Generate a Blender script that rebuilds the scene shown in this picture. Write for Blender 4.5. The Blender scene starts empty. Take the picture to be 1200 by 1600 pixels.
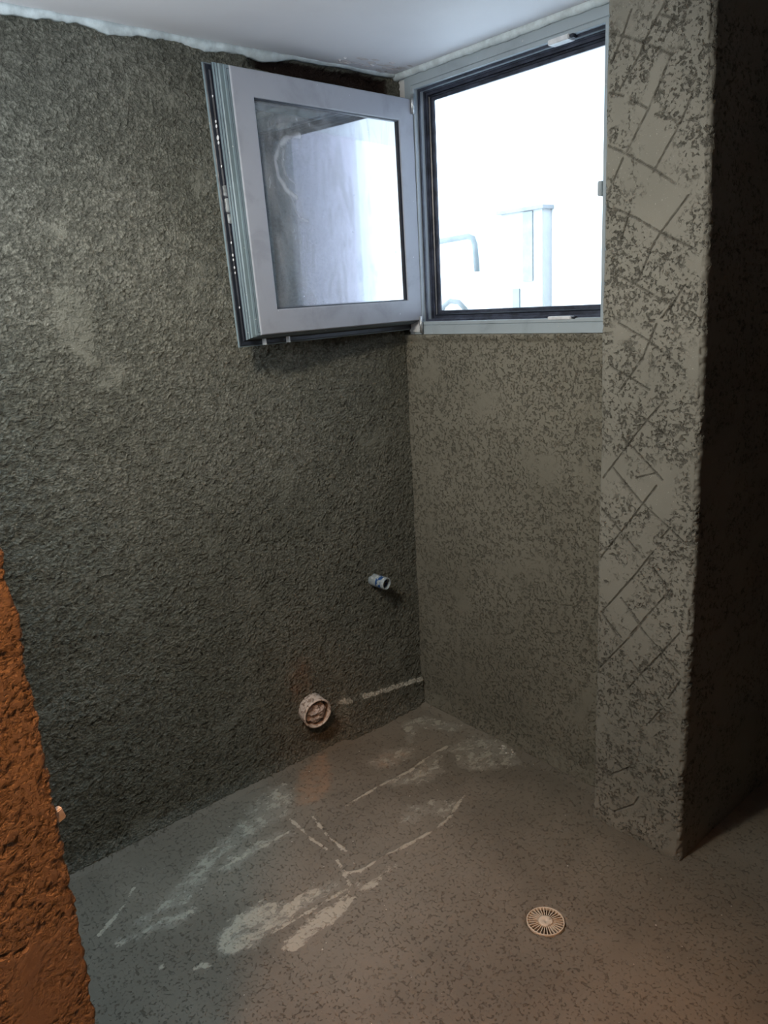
import bpy, bmesh, math, random
from mathutils import Vector, Matrix, noise
random.seed(7)
scene = bpy.context.scene
C = scene.collection

# ------------------------------------------------------------------ camera
F_PX = 1226.5
FW = Vector((-0.7419643, 0.6186762, -0.25831908))
RT = Vector((0.65037742, 0.75774112, -0.0532691))
UP = Vector((-0.16278266, 0.20752867, 0.96458989))
CAM = Vector((2.23671832, -2.02336061, 1.64856534))
cam = bpy.data.objects.new('camera', bpy.data.cameras.new('camera'))
C.objects.link(cam)
cam.matrix_world = Matrix(((RT.x, UP.x, -FW.x, CAM.x), (RT.y, UP.y, -FW.y, CAM.y),
                           (RT.z, UP.z, -FW.z, CAM.z), (0, 0, 0, 1)))
cam.data.sensor_fit = 'VERTICAL'
cam.data.sensor_height = 36.0
cam.data.lens = 36.0 * F_PX / 1600.0
cam.data.clip_start = 0.02
scene.camera = cam

# ------------------------------------------------------------------ light
scene.view_settings.view_transform = 'Standard'
scene.view_settings.look = 'None'
scene.view_settings.gamma = 1.0
scene.view_settings.use_curve_mapping = False
scene.view_settings.exposure = 0.0
scene.cycles.use_denoising = True
scene.cycles.max_bounces = 8
scene.cycles.diffuse_bounces = 4
scene.cycles.transparent_max_bounces = 12
scene.cycles.caustics_reflective = False
scene.cycles.caustics_refractive = False
scene.cycles.sample_clamp_indirect = 6.0

world = bpy.data.worlds.new('overcast_sky')
scene.world = world
world.use_nodes = True
bg = world.node_tree.nodes['Background']
bg.inputs[0].default_value = (0.68, 0.85, 1.0, 1)
bg.inputs[1].default_value = 6.8


def lamp(name, kind, loc, energy, color, size=0.1, target=None, size_y=None, spot=None, blend=0.6):
    d = bpy.data.lights.new(name, kind)
    d.energy = energy
    d.color = color
    if kind == 'AREA':
        d.size = size
        if size_y:
            d.shape = 'RECTANGLE'
            d.size_y = size_y
    else:
        d.shadow_soft_size = size
    if kind == 'SPOT':
        d.spot_size = spot
        d.spot_blend = blend
    o = bpy.data.objects.new(name, d)
    o.location = loc
    if target is not None:
        o.rotation_euler = (Vector(target) - Vector(loc)).to_track_quat('-Z', 'Y').to_euler()
    C.objects.link(o)
    return o


# working lamp hung high inside the room, near the doorway, turned to the window corner
lamp('room_lamp', 'SPOT', (0.95, -1.70, 2.28), 58, (1.0, 0.88, 0.70), 0.07, (0.55, -0.25, 0.75),
     spot=math.radians(125), blend=1.0)
# warm bulb in the corridor just outside the doorway
lamp('corridor_bulb', 'POINT', (1.80, -2.25, 2.467), 98, (1.0, 0.375, 0.11), 0.06)
# added cool fill for the ceiling and upper walls, out of view on the left
lamp('added_side_fill', 'AREA', (0.66, -1.76, 1.98), 11, (0.86, 0.93, 0.98), 0.8, (0.45, 0, 2.1), size_y=0.6)
# added blue spot beside it to cool the near left floor; no opening there
lamp('added_floor_spot', 'SPOT', (0.10, -1.73, 2.33), 72, (0.45, 0.76, 1.0), 0.12, (0.62, -1.32, 0.0),
     spot=math.radians(50), blend=1.0)
# open window: guides the sky light through it
pt = lamp('window_daylight', 'AREA', (0.465, 0.10, 1.95), 1, (1, 1, 1), 0.72, (0.465, -1, 1.95), size_y=0.75)
pt.data.cycles.is_portal = True

# ------------------------------------------------------------------ helpers
def link(name, me, mat=None, parent=None, label=None, cat=None, kind=None, group=None):
    o = bpy.data.objects.new(name, me)
    C.objects.link(o)
    if mat is not None and me is not None and not me.materials:
        me.materials.append(mat)
    if parent is not None:
        o.parent = parent
    if label: o['label'] = label
    if cat: o['category'] = cat
    if kind: o['kind'] = kind
    if group: o['group'] = group
    return o


def from_bm(bm, smooth=False):
    me = bpy.data.meshes.new('m')
    bm.normal_update()
    bm.to_mesh(me)
    bm.free()
    if smooth:
        for p in me.polygons: p.use_smooth = True
    return me


def box_bm(x0, x1, y0, y1, z0, z1, bev=0.0):
    bm = bmesh.new()
    bmesh.ops.create_cube(bm, size=1)
    for v in bm.verts:
        v.co = ((x0 + x1) / 2 + v.co.x * (x1 - x0), (y0 + y1) / 2 + v.co.y * (y1 - y0), (z0 + z1) / 2 + v.co.z * (z1 - z0))
    if bev:
        bmesh.ops.bevel(bm, geom=bm.edges[:], offset=bev, segments=2, affect='EDGES')
    return bm


def box(name, b, mat, parent=None, bev=0.0, **k):
    return link(name, from_bm(box_bm(*b, bev=bev)), mat, parent, **k)


def ring_profile(u0, u1, v0, v1, prof, to, closed=True):
    """sweep a profile [(inset, depth)] round the rectangle u0..u1 x v0..v1 with mitred corners"""
    bm = bmesh.new()
    rows = []
    for ins, d in prof:
        rows.append([bm.verts.new(to(u, v, d)) for u, v in
                     ((u0 + ins, v0 + ins), (u1 - ins, v0 + ins), (u1 - ins, v1 - ins), (u0 + ins, v1 - ins))])
    n = len(rows)
    for i in range(n if closed else n - 1):
        a, b = rows[i], rows[(i + 1) % n]
        for k in range(4):
            bm.faces.new((a[k], a[(k + 1) % 4], b[(k + 1) % 4], b[k]))
    bmesh.ops.recalc_face_normals(bm, faces=bm.faces[:])
    return from_bm(bm)


def mapped_box(u0, u1, v0, v1, d0, d1, to):
    bm = bmesh.new()
    vs = [bm.verts.new(to(u, v, d)) for d in (d0, d1) for u, v in ((u0, v0), (u1, v0), (u1, v1), (u0, v1))]
    for f in ((0, 1, 2, 3), (4, 5, 6, 7), (0, 1, 5, 4), (1, 2, 6, 5), (2, 3, 7, 6), (3, 0, 4, 7)):
        bm.faces.new([vs[i] for i in f])
    bmesh.ops.recalc_face_normals(bm, faces=bm.faces[:])
    return from_bm(bm)


def axis_line(a, b, step):
    n = max(1, int(round(abs(b - a) / step)))
    return [a + (b - a) * i / n for i in range(n + 1)]


def grid_slab(us, vs, fn, back, attr=None):
    """front grid fn(u,v)->co, closed by straight sides to a flat back fn shifted by 'back'"""
    nu, nv = len(us), len(vs)
    verts = [fn(u, v) for v in vs for u in us]
    faces = [(j * nu + i, j * nu + i + 1, (j + 1) * nu + i + 1, (j + 1) * nu + i) for j in range(nv - 1) for i in range(nu - 1)]
    rim = [i for i in range(nu)] + [j * nu + nu - 1 for j in range(1, nv)] + [(nv - 1) * nu + i for i in range(nu - 2, -1, -1)] + [j * nu for j in range(nv - 2, 0, -1)]
    base = len(verts)
    bk = Vector(back)
    for r in rim:
        verts.append(tuple(Vector(verts[r]) + bk))
    m = len(rim)
    for k in range(m):
        faces.append((rim[(k + 1) % m], rim[k], base + k, base + (k + 1) % m))
    faces.append(tuple(base + k for k in range(m)))
    me = bpy.data.meshes.new('m')
    me.from_pydata([tuple(v) for v in verts], [], faces)
    if attr:
        for nm, f in attr.items():
            a = me.attributes.new(nm, 'FLOAT', 'POINT')
            vals = [f(u, v) for v in vs for u in us] + [0.0] * m
            a.data.foreach_set('value', vals)
    for p in me.polygons:
        p.use_smooth = len(p.vertices) == 4
    me.update()
    return me


def tube_mesh(path, r, seg=12, inner=None):
    bm = bmesh.new()
    rows = []
    path = [Vector(p) for p in path]
    up = Vector((0.13, 0.21, 0.97))
    for i, p in enumerate(path):
        t = (path[min(i + 1, len(path) - 1)] - path[max(i - 1, 0)]).normalized()
        a = t.cross(up).normalized()
        b = t.cross(a)
        rows.append([bm.verts.new(p + (a * math.cos(k * 2 * math.pi / seg) + b * math.sin(k * 2 * math.pi / seg)) * r) for k in range(seg)])
    for i in range(len(rows) - 1):
        for k in range(seg):
            bm.faces.new((rows[i][k], rows[i][(k + 1) % seg], rows[i + 1][(k + 1) % seg], rows[i + 1][k]))
    bm.faces.new(rows[0][::-1]); bm.faces.new(rows[-1])
    bmesh.ops.recalc_face_normals(bm, faces=bm.faces[:])
    return from_bm(bm, True)


def lathe(profile, seg=48, jitter=0.0):
    """profile [(r,h)] round z, closed loop when first==last"""
    bm = bmesh.new()
    rows = []
    for r, h in profile:
        if r < 1e-6:
            rows.append([bm.verts.new((0, 0, h))])
        else:
            rows.append([bm.verts.new((r * math.cos(k * 2 * math.pi / seg), r * math.sin(k * 2 * math.pi / seg), h)) for k in range(seg)])
    for a, b in zip(rows, rows[1:]):
        for k in range(seg):
            k2 = (k + 1) % seg
            if len(a) == 1: bm.faces.new((a[0], b[k], b[k2]))
            elif len(b) == 1: bm.faces.new((a[k], a[k2], b[0]))
            else: bm.faces.new((a[k], a[k2], b[k2], b[k]))
    bmesh.ops.remove_doubles(bm, verts=bm.verts[:], dist=1e-7)
    bmesh.ops.recalc_face_normals(bm, faces=bm.faces[:])
    return bm


# ------------------------------------------------------------------ materials
class NT:
    def __init__(self, name):
        self.m = bpy.data.materials.new(name)
        self.m.use_nodes = True
        self.t = self.m.node_tree
        self.b = self.t.nodes['Principled BSDF']
        self.out = self.t.nodes['Material Output']
        self.tc = self.t.nodes.new('ShaderNodeTexCoord')

    def n(self, ty, **k):
        nd = self.t.nodes.new(ty)
        for a, v in k.items():
            setattr(nd, a, v)
        return nd

    def l(self, a, b):
        self.t.links.new(a, b)

    def val(self, s, v):
        if hasattr(v, 'is_output'): self.l(v, s)
        else: s.default_value = v

    def noise(self, scale, detail=4, rough=0.5, dist=0.0, vec=None, stretch=None, off=0.0):
        nd = self.n('ShaderNodeTexNoise')
        nd.inputs['Scale'].default_value = scale
        nd.inputs['Detail'].default_value = detail
        nd.inputs['Roughness'].default_value = rough
        nd.inputs['Distortion'].default_value = dist
        src = vec or self.tc.outputs['Object']
        if stretch or off:
            mp = self.n('ShaderNodeMapping')
            mp.inputs['Scale'].default_value = stretch or (1, 1, 1)
            mp.inputs['Location'].default_value = (off, off * 1.7, -off)
            self.l(src, mp.inputs['Vector'])
            src = mp.outputs[0]
        self.l(src, nd.inputs['Vector'])
        return nd.outputs['Fac']

    def ramp(self, fac, lo, hi, a=0.0, b=1.0, smooth=True):
        nd = self.n('ShaderNodeMapRange')
        nd.interpolation_type = 'SMOOTHSTEP' if smooth else 'LINEAR'
        self.l(fac, nd.inputs['Value'])
        nd.inputs['From Min'].default_value = lo
        nd.inputs['From Max'].default_value = hi
        nd.inputs['To Min'].default_value = a
        nd.inputs['To Max'].default_value = b
        return nd.outputs['Result']

    def math(self, op, a, b=0.0):
        nd = self.n('ShaderNodeMath', operation=op)
        self.val(nd.inputs[0], a); self.val(nd.inputs[1], b)
        return nd.outputs[0]

    def mix(self, fac, a, b):
        nd = self.n('ShaderNodeMix', data_type='RGBA')
        self.val(nd.inputs['Factor'], fac)
        self.val(nd.inputs[6], a); self.val(nd.inputs[7], b)
        return nd.outputs[2]

    def attr(self, name):
        nd = self.n('ShaderNodeAttribute')
        nd.attribute_name = name
        return nd.outputs['Fac']

    def voro(self, scale, feature='F1', vec=None, rnd=1.0):
        nd = self.n('ShaderNodeTexVoronoi', feature=feature)
        nd.inputs['Scale'].default_value = scale
        nd.inputs['Randomness'].default_value = rnd
        self.l(vec or self.tc.outputs['Object'], nd.inputs['Vector'])
        return nd.outputs['Distance']

    def displace(self, height, scale, mid=0.5):
        d = self.n('ShaderNodeDisplacement')
        d.inputs['Scale'].default_value = scale
        d.inputs['Midlevel'].default_value = mid
        self.l(height, d.inputs['Height'])
        self.l(d.outputs[0], self.out.inputs['Displacement'])
        self.m.displacement_method = 'BOTH'

    def bump(self, height, dist, strength=1.0):
        b = self.n('ShaderNodeBump')
        b.inputs['Strength'].default_value = strength
        b.inputs['Distance'].default_value = dist
        self.l(height, b.inputs['Height'])
        self.l(b.outputs[0], self.b.inputs['Normal'])


def rgba(c): return (c[0], c[1], c[2], 1.0)


def simple(name, col, rough=0.5, metal=0.0, spec=0.5, var=0.08, vscale=12, bump=0.0, bscale=60):
    n = NT(name)
    f = n.noise(vscale, 5, 0.6)
    a = rgba([c * (1 - var * 2.2) for c in col]); b = rgba([min(1, c * (1 + var)) for c in col])
    n.l(n.mix(n.ramp(f, 0.3, 0.7), a, b), n.b.inputs['Base Color'])
    n.b.inputs['Roughness'].default_value = rough
    n.b.inputs['Metallic'].default_value = metal
    n.b.inputs['Specular IOR Level'].default_value = spec
    if bump:
        n.bump(n.noise(bscale, 4, 0.6), bump)
    return n.m


def dirty_paint(name, col, dirt, rough=0.4, amount=(0.62, 0.7)):
    """painted profile with cement specks and smudges"""
    n = NT(name)
    sm = n.ramp(n.noise(7, 5, 0.6, 0.6), 0.45, 0.75)
    base = n.mix(sm, rgba(col), rgba([c * 0.78 for c in col]))
    sp = n.ramp(n.noise(85, 3, 0.5), amount[0] + .08, amount[1] + .08)
    n.l(n.mix(sp, base, rgba(dirt)), n.b.inputs['Base Color'])
    n.b.inputs['Roughness'].default_value = rough
    n.bump(n.math('ADD', n.math('MULTIPLY', sp, 1.0), n.math('MULTIPLY', n.noise(30, 3), 0.3)), 0.0012)
    return n.m


def plaster(name, base, dark, light, grain=95.0, pit_lo=0.40, pit_hi=0.56, amp=0.006, patch=(0.50, 0.66), stretch=None,
            scratch=False, smear=None, tint=None, wave=0.004, off=0.0, dark_amt=0.6, dist=0.9, grit_amt=0.55, sand=0.0, spec=0.25, rough=0.8):
    """float-finished cement render: torn pits with islands left smooth by the trowel"""
    n = NT(name)
    f1 = n.noise(grain, 5, 0.62, dist, stretch=stretch, off=off)
    f2 = n.noise(grain * 0.38, 4, 0.6, dist, stretch=stretch, off=off + 3)
    mixf = n.math('ADD', n.math('MULTIPLY', f1, 0.62), n.math('MULTIPLY', f2, 0.38))
    body = n.ramp(mixf, pit_lo, pit_hi)                      # 0 in a pit, 1 on the face
    pm = n.ramp(n.noise(5.0, 5, 0.6, 0.5, off=off + 1), patch[0], patch[1])   # smooth islands
    inv = n.math('SUBTRACT', 1.0, pm)
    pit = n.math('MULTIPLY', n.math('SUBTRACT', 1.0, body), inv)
    h = n.math('SUBTRACT', 1.0, pit)
    fine = n.noise(grain * 3.4, 3, 0.7, off=off)
    h = n.math('ADD', h, n.math('MULTIPLY', fine, 0.16))
    if sand:
        vo = n.voro(grain * 1.5)
        h = n.math('SUBTRACT', h, n.math('MULTIPLY', n.math('MULTIPLY', vo, inv), sand))
        vh = n.ramp(vo, 0.35, 0.75)
        pit = n.math('MAXIMUM', pit, n.math('MULTIPLY', n.math('MULTIPLY', vh, inv), 0.7))
    big = n.noise(3.2, 3, 0.5, off=off + 2)
    h = n.math('ADD', h, n.math('MULTIPLY', big, wave / amp))
    col = n.mix(n.ramp(n.noise(2.3, 4, 0.6, off=off + 5), 0.35, 0.65), rgba(base), rgba(light))
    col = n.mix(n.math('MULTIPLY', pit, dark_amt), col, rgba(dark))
    grit = n.ramp(n.noise(grain * 2.6, 2, 0.5, off=off + 9), 0.68, 0.76)
    col = n.mix(n.math('MULTIPLY', grit, grit_amt), col, rgba([min(1, c * 2.2) for c in light]))
    if scratch:
        s = n.attr('scratch')
        sj = n.math('MULTIPLY', s, n.ramp(n.noise(45, 3, 0.6), 0.30, 0.5, 0.35, 1.0))
        h = n.math('SUBTRACT', h, n.math('MULTIPLY', sj, 0.9))
        col = n.mix(n.math('MULTIPLY', sj, 0.75), col, rgba(dark))
    if smear:
        for nm, c, lo, hi, wgt, sc, stv, amt in smear:
            a = n.attr(nm)
            g = n.math('ADD', a, n.math('MULTIPLY', n.math('SUBTRACT', n.noise(sc, 7, 0.72, 0.3, stretch=stv, off=off + 4), 0.5), amt))
            g = n.ramp(g, lo, hi)
            col = n.mix(n.math('MULTIPLY', g, wgt), col, rgba(c))
            h = n.math('ADD', h, n.math('MULTIPLY', g, 0.15))
    n.l(col, n.b.inputs['Base Color'])
    n.b.inputs['Roughness'].default_value = rough
    n.b.inputs['Specular IOR Level'].default_value = spec
    n.displace(h, amp, 1.0)
    return n.m


M = {}
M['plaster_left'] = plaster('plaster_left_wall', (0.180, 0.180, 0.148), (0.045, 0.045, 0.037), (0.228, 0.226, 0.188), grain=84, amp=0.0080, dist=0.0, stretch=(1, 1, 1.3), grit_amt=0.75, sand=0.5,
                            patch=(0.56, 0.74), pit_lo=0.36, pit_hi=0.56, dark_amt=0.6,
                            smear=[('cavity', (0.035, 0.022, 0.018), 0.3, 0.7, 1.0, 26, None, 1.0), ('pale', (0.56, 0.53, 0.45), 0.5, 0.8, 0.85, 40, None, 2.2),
                                   ('orange_tint', (0.26, 0.13, 0.07), 0.4, 1.2, 0.5, 26, None, 1.5)])
M['plaster_back'] = plaster('plaster_back_wall', (0.188, 0.177, 0.140), (0.050, 0.046, 0.036), (0.220, 0.207, 0.165), dist=0.25, grain=135, amp=0.0030,
                            patch=(0.48, 0.70), pit_lo=0.39, pit_hi=0.50, off=7, dark_amt=0.5, wave=0.003)
M['plaster_pillar'] = plaster('plaster_pillar', (0.232, 0.225, 0.190), (0.062, 0.058, 0.047), (0.280, 0.270, 0.230), dist=0.4, grain=100, amp=0.0034,
                              patch=(0.50, 0.60), pit_lo=0.39, pit_hi=0.50, off=13, scratch=True, wave=0.003, dark_amt=0.75)
M['plaster_near'] = plaster('plaster_doorway', (0.19, 0.165, 0.14), (0.10, 0.08, 0.06), (0.22, 0.19, 0.16), grain=120, amp=0.0042, dist=0.2,
                            patch=(0.50, 0.68), pit_lo=0.40, pit_hi=0.56, off=21, wave=0.006, dark_amt=0.4, scratch=True)
M['floor'] = plaster('floor_screed', (0.150, 0.136, 0.108), (0.055, 0.048, 0.038), (0.205, 0.186, 0.150), grain=125, amp=0.0022, dist=0.0,
                     patch=(0.50, 0.78), pit_lo=0.35, pit_hi=0.47, off=31, wave=0.003, dark_amt=0.40, grit_amt=0.5, spec=0.4, rough=0.6,
                     smear=[('thin', (0.25, 0.24, 0.20), 0.35, 0.75, 0.75, 17, None, 2.6), ('thin', (0.40, 0.385, 0.32), 0.78, 0.98, 0.8, 38, (1, 0.6, 1), 3.6),
                            ('smear', (0.46, 0.43, 0.35), 0.62, 0.85, 0.85, 25, (1, 0.6, 1), 3.0),
                            ('orange_tint', (0.36, 0.22, 0.13), 0.3, 1.2, 0.6, 22, None, 1.6)])
M['ceiling'] = simple('ceiling_paint', (0.80, 0.80, 0.83), 0.6, var=0.015, vscale=3, bump=0.0004, bscale=20)
M['filler'] = simple('white_filler', (0.68, 0.77, 0.80), 0.7, var=0.10, vscale=28, bump=0.002, bscale=45)
M['dark_wall'] = plaster('dark_plaster', (0.10, 0.088, 0.078), (0.05, 0.045, 0.04), (0.12, 0.105, 0.09), grain=70, amp=0.004, off=3)
M['corridor'] = M['dark_wall']
M['dark_wall'].displacement_method = 'BUMP'
M['frame'] = dirty_paint('grey_frame_paint', (0.36, 0.42, 0.46), (0.75, 0.76, 0.74), 0.38)
M['sash'] = dirty_paint('grey_sash_paint', (0.35, 0.37, 0.42), (0.85, 0.86, 0.88), 0.32, (0.66, 0.70))
M['sash_edge'] = dirty_paint('sash_edge_paint', (0.20, 0.265, 0.295), (0.80, 0.82, 0.80), 0.35)
M['rubber'] = simple('black_gasket', (0.022, 0.027, 0.040), 0.35, var=0.2, bump=0.0006)
M['navy'] = simple('dark_rebate', (0.050, 0.058, 0.085), 0.32, var=0.25, vscale=25, bump=0.0006)
M['steel'] = simple('galvanised_steel', (0.62, 0.64, 0.65), 0.35, metal=0.7, var=0.2, vscale=60, bump=0.0006)
M['white_plastic'] = simple('white_plastic', (0.72, 0.74, 0.76), 0.45, var=0.06, vscale=50)
M['spacer'] = simple('warm_edge_spacer', (0.05, 0.055, 0.065), 0.4)


def glass_mat():
    n = NT('window_glass')
    n.t.nodes.remove(n.b)
    fr = n.n('ShaderNodeFresnel'); fr.inputs['IOR'].default_value = 1.385
    tr = n.n('ShaderNodeBsdfTransparent'); tr.inputs['Color'].default_value = (0.95, 0.97, 0.98, 1)
    gl = n.n('ShaderNodeBsdfGlossy'); gl.inputs['Roughness'].default_value = 0.012
    gl.inputs['Color'].default_value = (0.95, 0.97, 1, 1)
    mx = n.n('ShaderNodeMixShader')
    n.l(fr.outputs[0], mx.inputs[0]); n.l(tr.outputs[0], mx.inputs[1]); n.l(gl.outputs[0], mx.inputs[2])
    n.l(mx.outputs[0], n.out.inputs['Surface'])
    return n.m


def film_mat():
    """dust film with wiped arcs and specks, on the outer pane"""
    n = NT('dusty_glass')
    n.t.nodes.remove(n.b)
    fr = n.n('ShaderNodeFresnel'); fr.inputs['IOR'].default_value = 1.385
    tr = n.n('ShaderNodeBsdfTransparent'); tr.inputs['Color'].default_value = (0.95, 0.97, 0.98, 1)
    gl = n.n('ShaderNodeBsdfGlossy'); gl.inputs['Roughness'].default_value = 0.012
    mx = n.n('ShaderNodeMixShader')
    n.l(fr.outputs[0], mx.inputs[0]); n.l(tr.outputs[0], mx.inputs[1]); n.l(gl.outputs[0], mx.inputs[2])
    df = n.n('ShaderNodeBsdfDiffuse'); df.inputs['Color'].default_value = (0.62, 0.66, 0.72, 1)
    w = n.attr('wipe')
    st = n.noise(9, 5, 0.65, 1.4, stretch=(1, 2.6, 0.6))
    streak = n.ramp(st, 0.47, 0.66)
    base = n.math('ADD', 0.10, n.math('MULTIPLY', streak, 0.12))
    base = n.math('ADD', base, n.math('MULTIPLY', w, 0.55))
    spk = n.ramp(n.noise(70, 2, 0.5, off=4), 0.74, 0.78)
    fac = n.math('MINIMUM', n.math('ADD', base, n.math('MULTIPLY', spk, 0.6)), 0.85)
    m2 = n.n('ShaderNodeMixShader')
    n.l(fac, m2.inputs[0]); n.l(mx.outputs[0], m2.inputs[1]); n.l(df.outputs[0], m2.inputs[2])
    n.l(m2.outputs[0], n.out.inputs['Surface'])
    return n.m


M['glass'] = glass_mat()
M['film'] = film_mat()

# ------------------------------------------------------------------ structure
H = 2.40
M['outer_white'] = simple('white_reveal_outside', (0.80, 0.81, 0.82), 0.8, var=0.02, vscale=2)
M['outer_grey'] = simple('grey_reveal_outside', (0.13, 0.14, 0.155), 0.8, var=0.1, vscale=6)
M['outer_lavender'] = simple('lavender_render', (0.66, 0.60, 0.68), 0.8, var=0.02, vscale=2)


def nz(x, y, z, s, seed=0.0):
    return noise.noise(Vector((x * s + seed, y * s - seed, z * s + seed * 0.5)))


def sstep(a, b, t):
    t = max(0.0, min(1.0, (t - a) / (b - a)))
    return t * t * (3 - 2 * t)


# --- floor, with the traced cement smears and raised mortar ridges
# metres on the floor (x, y) and on the pillar face (x, z)
POLY= [[(0.357, -1.513), (0.351, -1.474), (0.363, -1.403), (0.369, -1.326), (0.38, -1.274), (0.422, -1.272), (0.432, -1.312), (0.412, -1.381), (0.399, -1.452), (0.382, -1.497)], [(0.577, -1.321), (0.538, -1.288), (0.51, -1.201), (0.511, -1.128), (0.565, -1.061), (0.574, -0.988), (0.604, -0.914), (0.632, -0.95), (0.623, -1.023), (0.625, -1.102), (0.634, -1.169), (0.643, -1.234), (0.627, -1.304)], [(0.699, -1.176), (0.681, -1.139), (0.669, -1.056), (0.663, -0.96), (0.68, -0.933), (0.717, -0.967), (0.722, -1.031), (0.713, -1.088), (0.722, -1.155)], [(0.664, -0.913), (0.648, -0.879), (0.665, -0.807), (0.659, -0.727), (0.68, -0.734), (0.679, -0.804), (0.704, -0.855)], [(0.211, -0.806), (0.05, -0.688), (0.014, -0.587), (0.024, -0.524), (0.148, -0.591), (0.259, -0.699), (0.247, -0.77)], [(0.185, -0.454), (0.178, -0.355), (0.23, -0.268), (0.276, -0.33), (0.271, -0.436), (0.232, -0.457)], [(0.323, -0.551), (0.338, -0.386), (0.321, -0.179), (0.424, -0.301), (0.434, -0.403), (0.368, -0.468)], [(0.317, -0.175), (0.328, -0.041), (0.492, -0.011), (0.601, -0.077), (0.491, -0.235), (0.411, -0.23)], [(0.187, -0.998), (0.096, -0.892), (0.054, -0.781), (0.093, -0.726), (0.244, -0.83), (0.248, -0.936), (0.258, -1.08), (0.216, -1.123)], [(0.305, -1.153), (0.265, -1.098), (0.279, -0.983), (0.283, -0.9), (0.324, -0.899), (0.325, -1.012), (0.34, -1.128)], [(0.504, -1.467), (0.511, -1.439), (0.546, -1.424), (0.539, -1.452)], [(0.589, -1.39), (0.585, -1.358), (0.62, -1.342), (0.612, -1.378)], [(0.522, -0.605), (0.49, -0.526), (0.514, -0.444), (0.577, -0.381), (0.634, -0.492), (0.563, -0.509), (0.562, -0.592)], [(0.066, -0.199), (0.077, -0.065), (0.259, -0.032), (0.277, -0.072), (0.151, -0.156), (0.219, -0.278)], [(0.265, -1.098), (0.245, -1.018), (0.145, -0.929), (0.206, -1.158), (0.305, -1.33), (0.338, -1.458), (0.349, -1.408), (0.367, -1.267)]]
LINE= [[(0.529, -0.865), (0.592, -0.877), (0.616, -0.839), (0.619, -0.737), (0.636, -0.595), (0.634, -0.492), (0.601, -0.415), (0.58, -0.348)], [(0.341, -0.681), (0.332, -0.541), (0.338, -0.386), (0.317, -0.254), (0.317, -0.175)], [(0.306, -0.796), (0.417, -0.817), (0.516, -0.818)], [(0.26, -0.855), (0.398, -0.862), (0.468, -0.855)], [(0.306, -1.519), (0.241, -1.417), (0.198, -1.375)], [(0.54, -0.866), (0.639, -0.9), (0.678, -0.945)], [(0.309, -1.149), (0.317, -1.007), (0.309, -0.888)], [(0.634, -1.169), (0.64, -1.036), (0.643, -0.917)]]
SCR= [[(1.013, 2.302), (0.989, 2.251), (0.959, 2.196)], [(1.103, 2.293), (1.048, 2.223), (1.038, 2.199), (0.987, 2.135)], [(1.119, 2.171), (1.07, 2.073), (1.011, 1.983)], [(0.957, 2.264), (0.998, 2.247), (1.048, 2.221), (1.124, 2.177)], [(0.955, 2.131), (0.996, 2.115)], [(1.019, 2.101), (1.064, 2.074)], [(0.955, 2.006), (1.011, 1.978), (1.092, 1.928), (1.147, 1.888)], [(1.184, 2.089), (1.152, 2.022), (1.087, 1.924)], [(1.0, 1.97), (0.949, 1.881)], [(0.974, 1.853), (1.04, 1.822), (1.109, 1.781), (1.207, 1.73)], [(1.18, 1.857), (1.109, 1.776), (1.088, 1.744), (1.056, 1.673)], [(0.984, 1.687), (1.045, 1.658), (1.138, 1.605)], [(1.016, 1.824), (0.994, 1.762)], [(1.18, 1.647), (1.15, 1.599), (1.123, 1.57)], [(1.089, 2.272), (1.151, 2.239)], [(1.087, 2.056), (1.141, 2.032)], [(0.997, 1.56), (1.089, 1.512), (1.182, 1.445)], [(1.11, 1.555), (1.073, 1.473), (1.032, 1.414), (1.003, 1.375)], [(0.982, 1.44), (1.039, 1.412), (1.094, 1.385)], [(1.136, 1.355), (1.097, 1.31), (1.056, 1.258), (0.957, 1.127)], [(1.041, 1.328), (1.085, 1.307), (1.151, 1.266)], [(1.019, 1.249), (1.07, 1.209), (1.144, 1.146)], [(0.989, 1.16), (1.048, 1.104), (1.087, 1.07), (1.162, 1.02), (1.222, 0.976)], [(1.127, 1.127), (1.081, 1.063), (1.02, 0.977), (0.955, 0.884)], [(0.952, 1.036), (1.02, 0.977), (1.093, 0.914)], [(1.174, 1.017), (1.145, 0.983)], [(1.123, 0.938), (1.069, 0.855), (0.966, 0.722)], [(1.026, 0.776), (1.087, 0.718)], [(1.159, 0.811), (1.062, 0.673)], [(1.125, 0.891), (1.169, 0.843)], [(0.959, 0.714), (1.016, 0.653)], [(1.066, 1.141), (1.126, 1.163)], [(1.113, 0.744), (1.059, 0.662), (0.959, 0.532)], [(1.068, 0.731), (1.098, 0.696), (1.155, 0.653), (1.217, 0.598)], [(1.211, 0.719), (1.156, 0.637), (1.097, 0.556), (1.058, 0.497)], [(0.974, 0.699), (1.029, 0.653)], [(1.061, 0.589), (1.097, 0.556), (1.121, 0.536)], [(1.223, 0.584), (1.189, 0.511)], [(1.168, 0.469), (1.131, 0.409)], [(1.066, 0.43), (1.073, 0.403)], [(1.105, 0.149), (1.088, 0.113), (1.021, 0.053)], [(1.066, 0.232), (1.005, 0.179)], [(1.156, 0.493), (1.185, 0.467)], [(1.108, 0.079), (1.131, 0.091), (1.129, 0.071)]]



def inside(p, poly):
    x, y = p; c = False
    for i in range(len(poly)):
        x1, y1 = poly[i]; x2, y2 = poly[i - 1]
        if (y1 > y) != (y2 > y) and x < (x2 - x1) * (y - y1) / (y2 - y1) + x1:
            c = not c
    return c


def seg_dist(p, a, b):
    ax, ay = a; bx, by = b; px, py = p
    dx, dy = bx - ax, by - ay
    t = max(0, min(1, ((px - ax) * dx + (py - ay) * dy) / (dx * dx + dy * dy + 1e-12)))
    return math.hypot(px - ax - t * dx, py - ay - t * dy)


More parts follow.
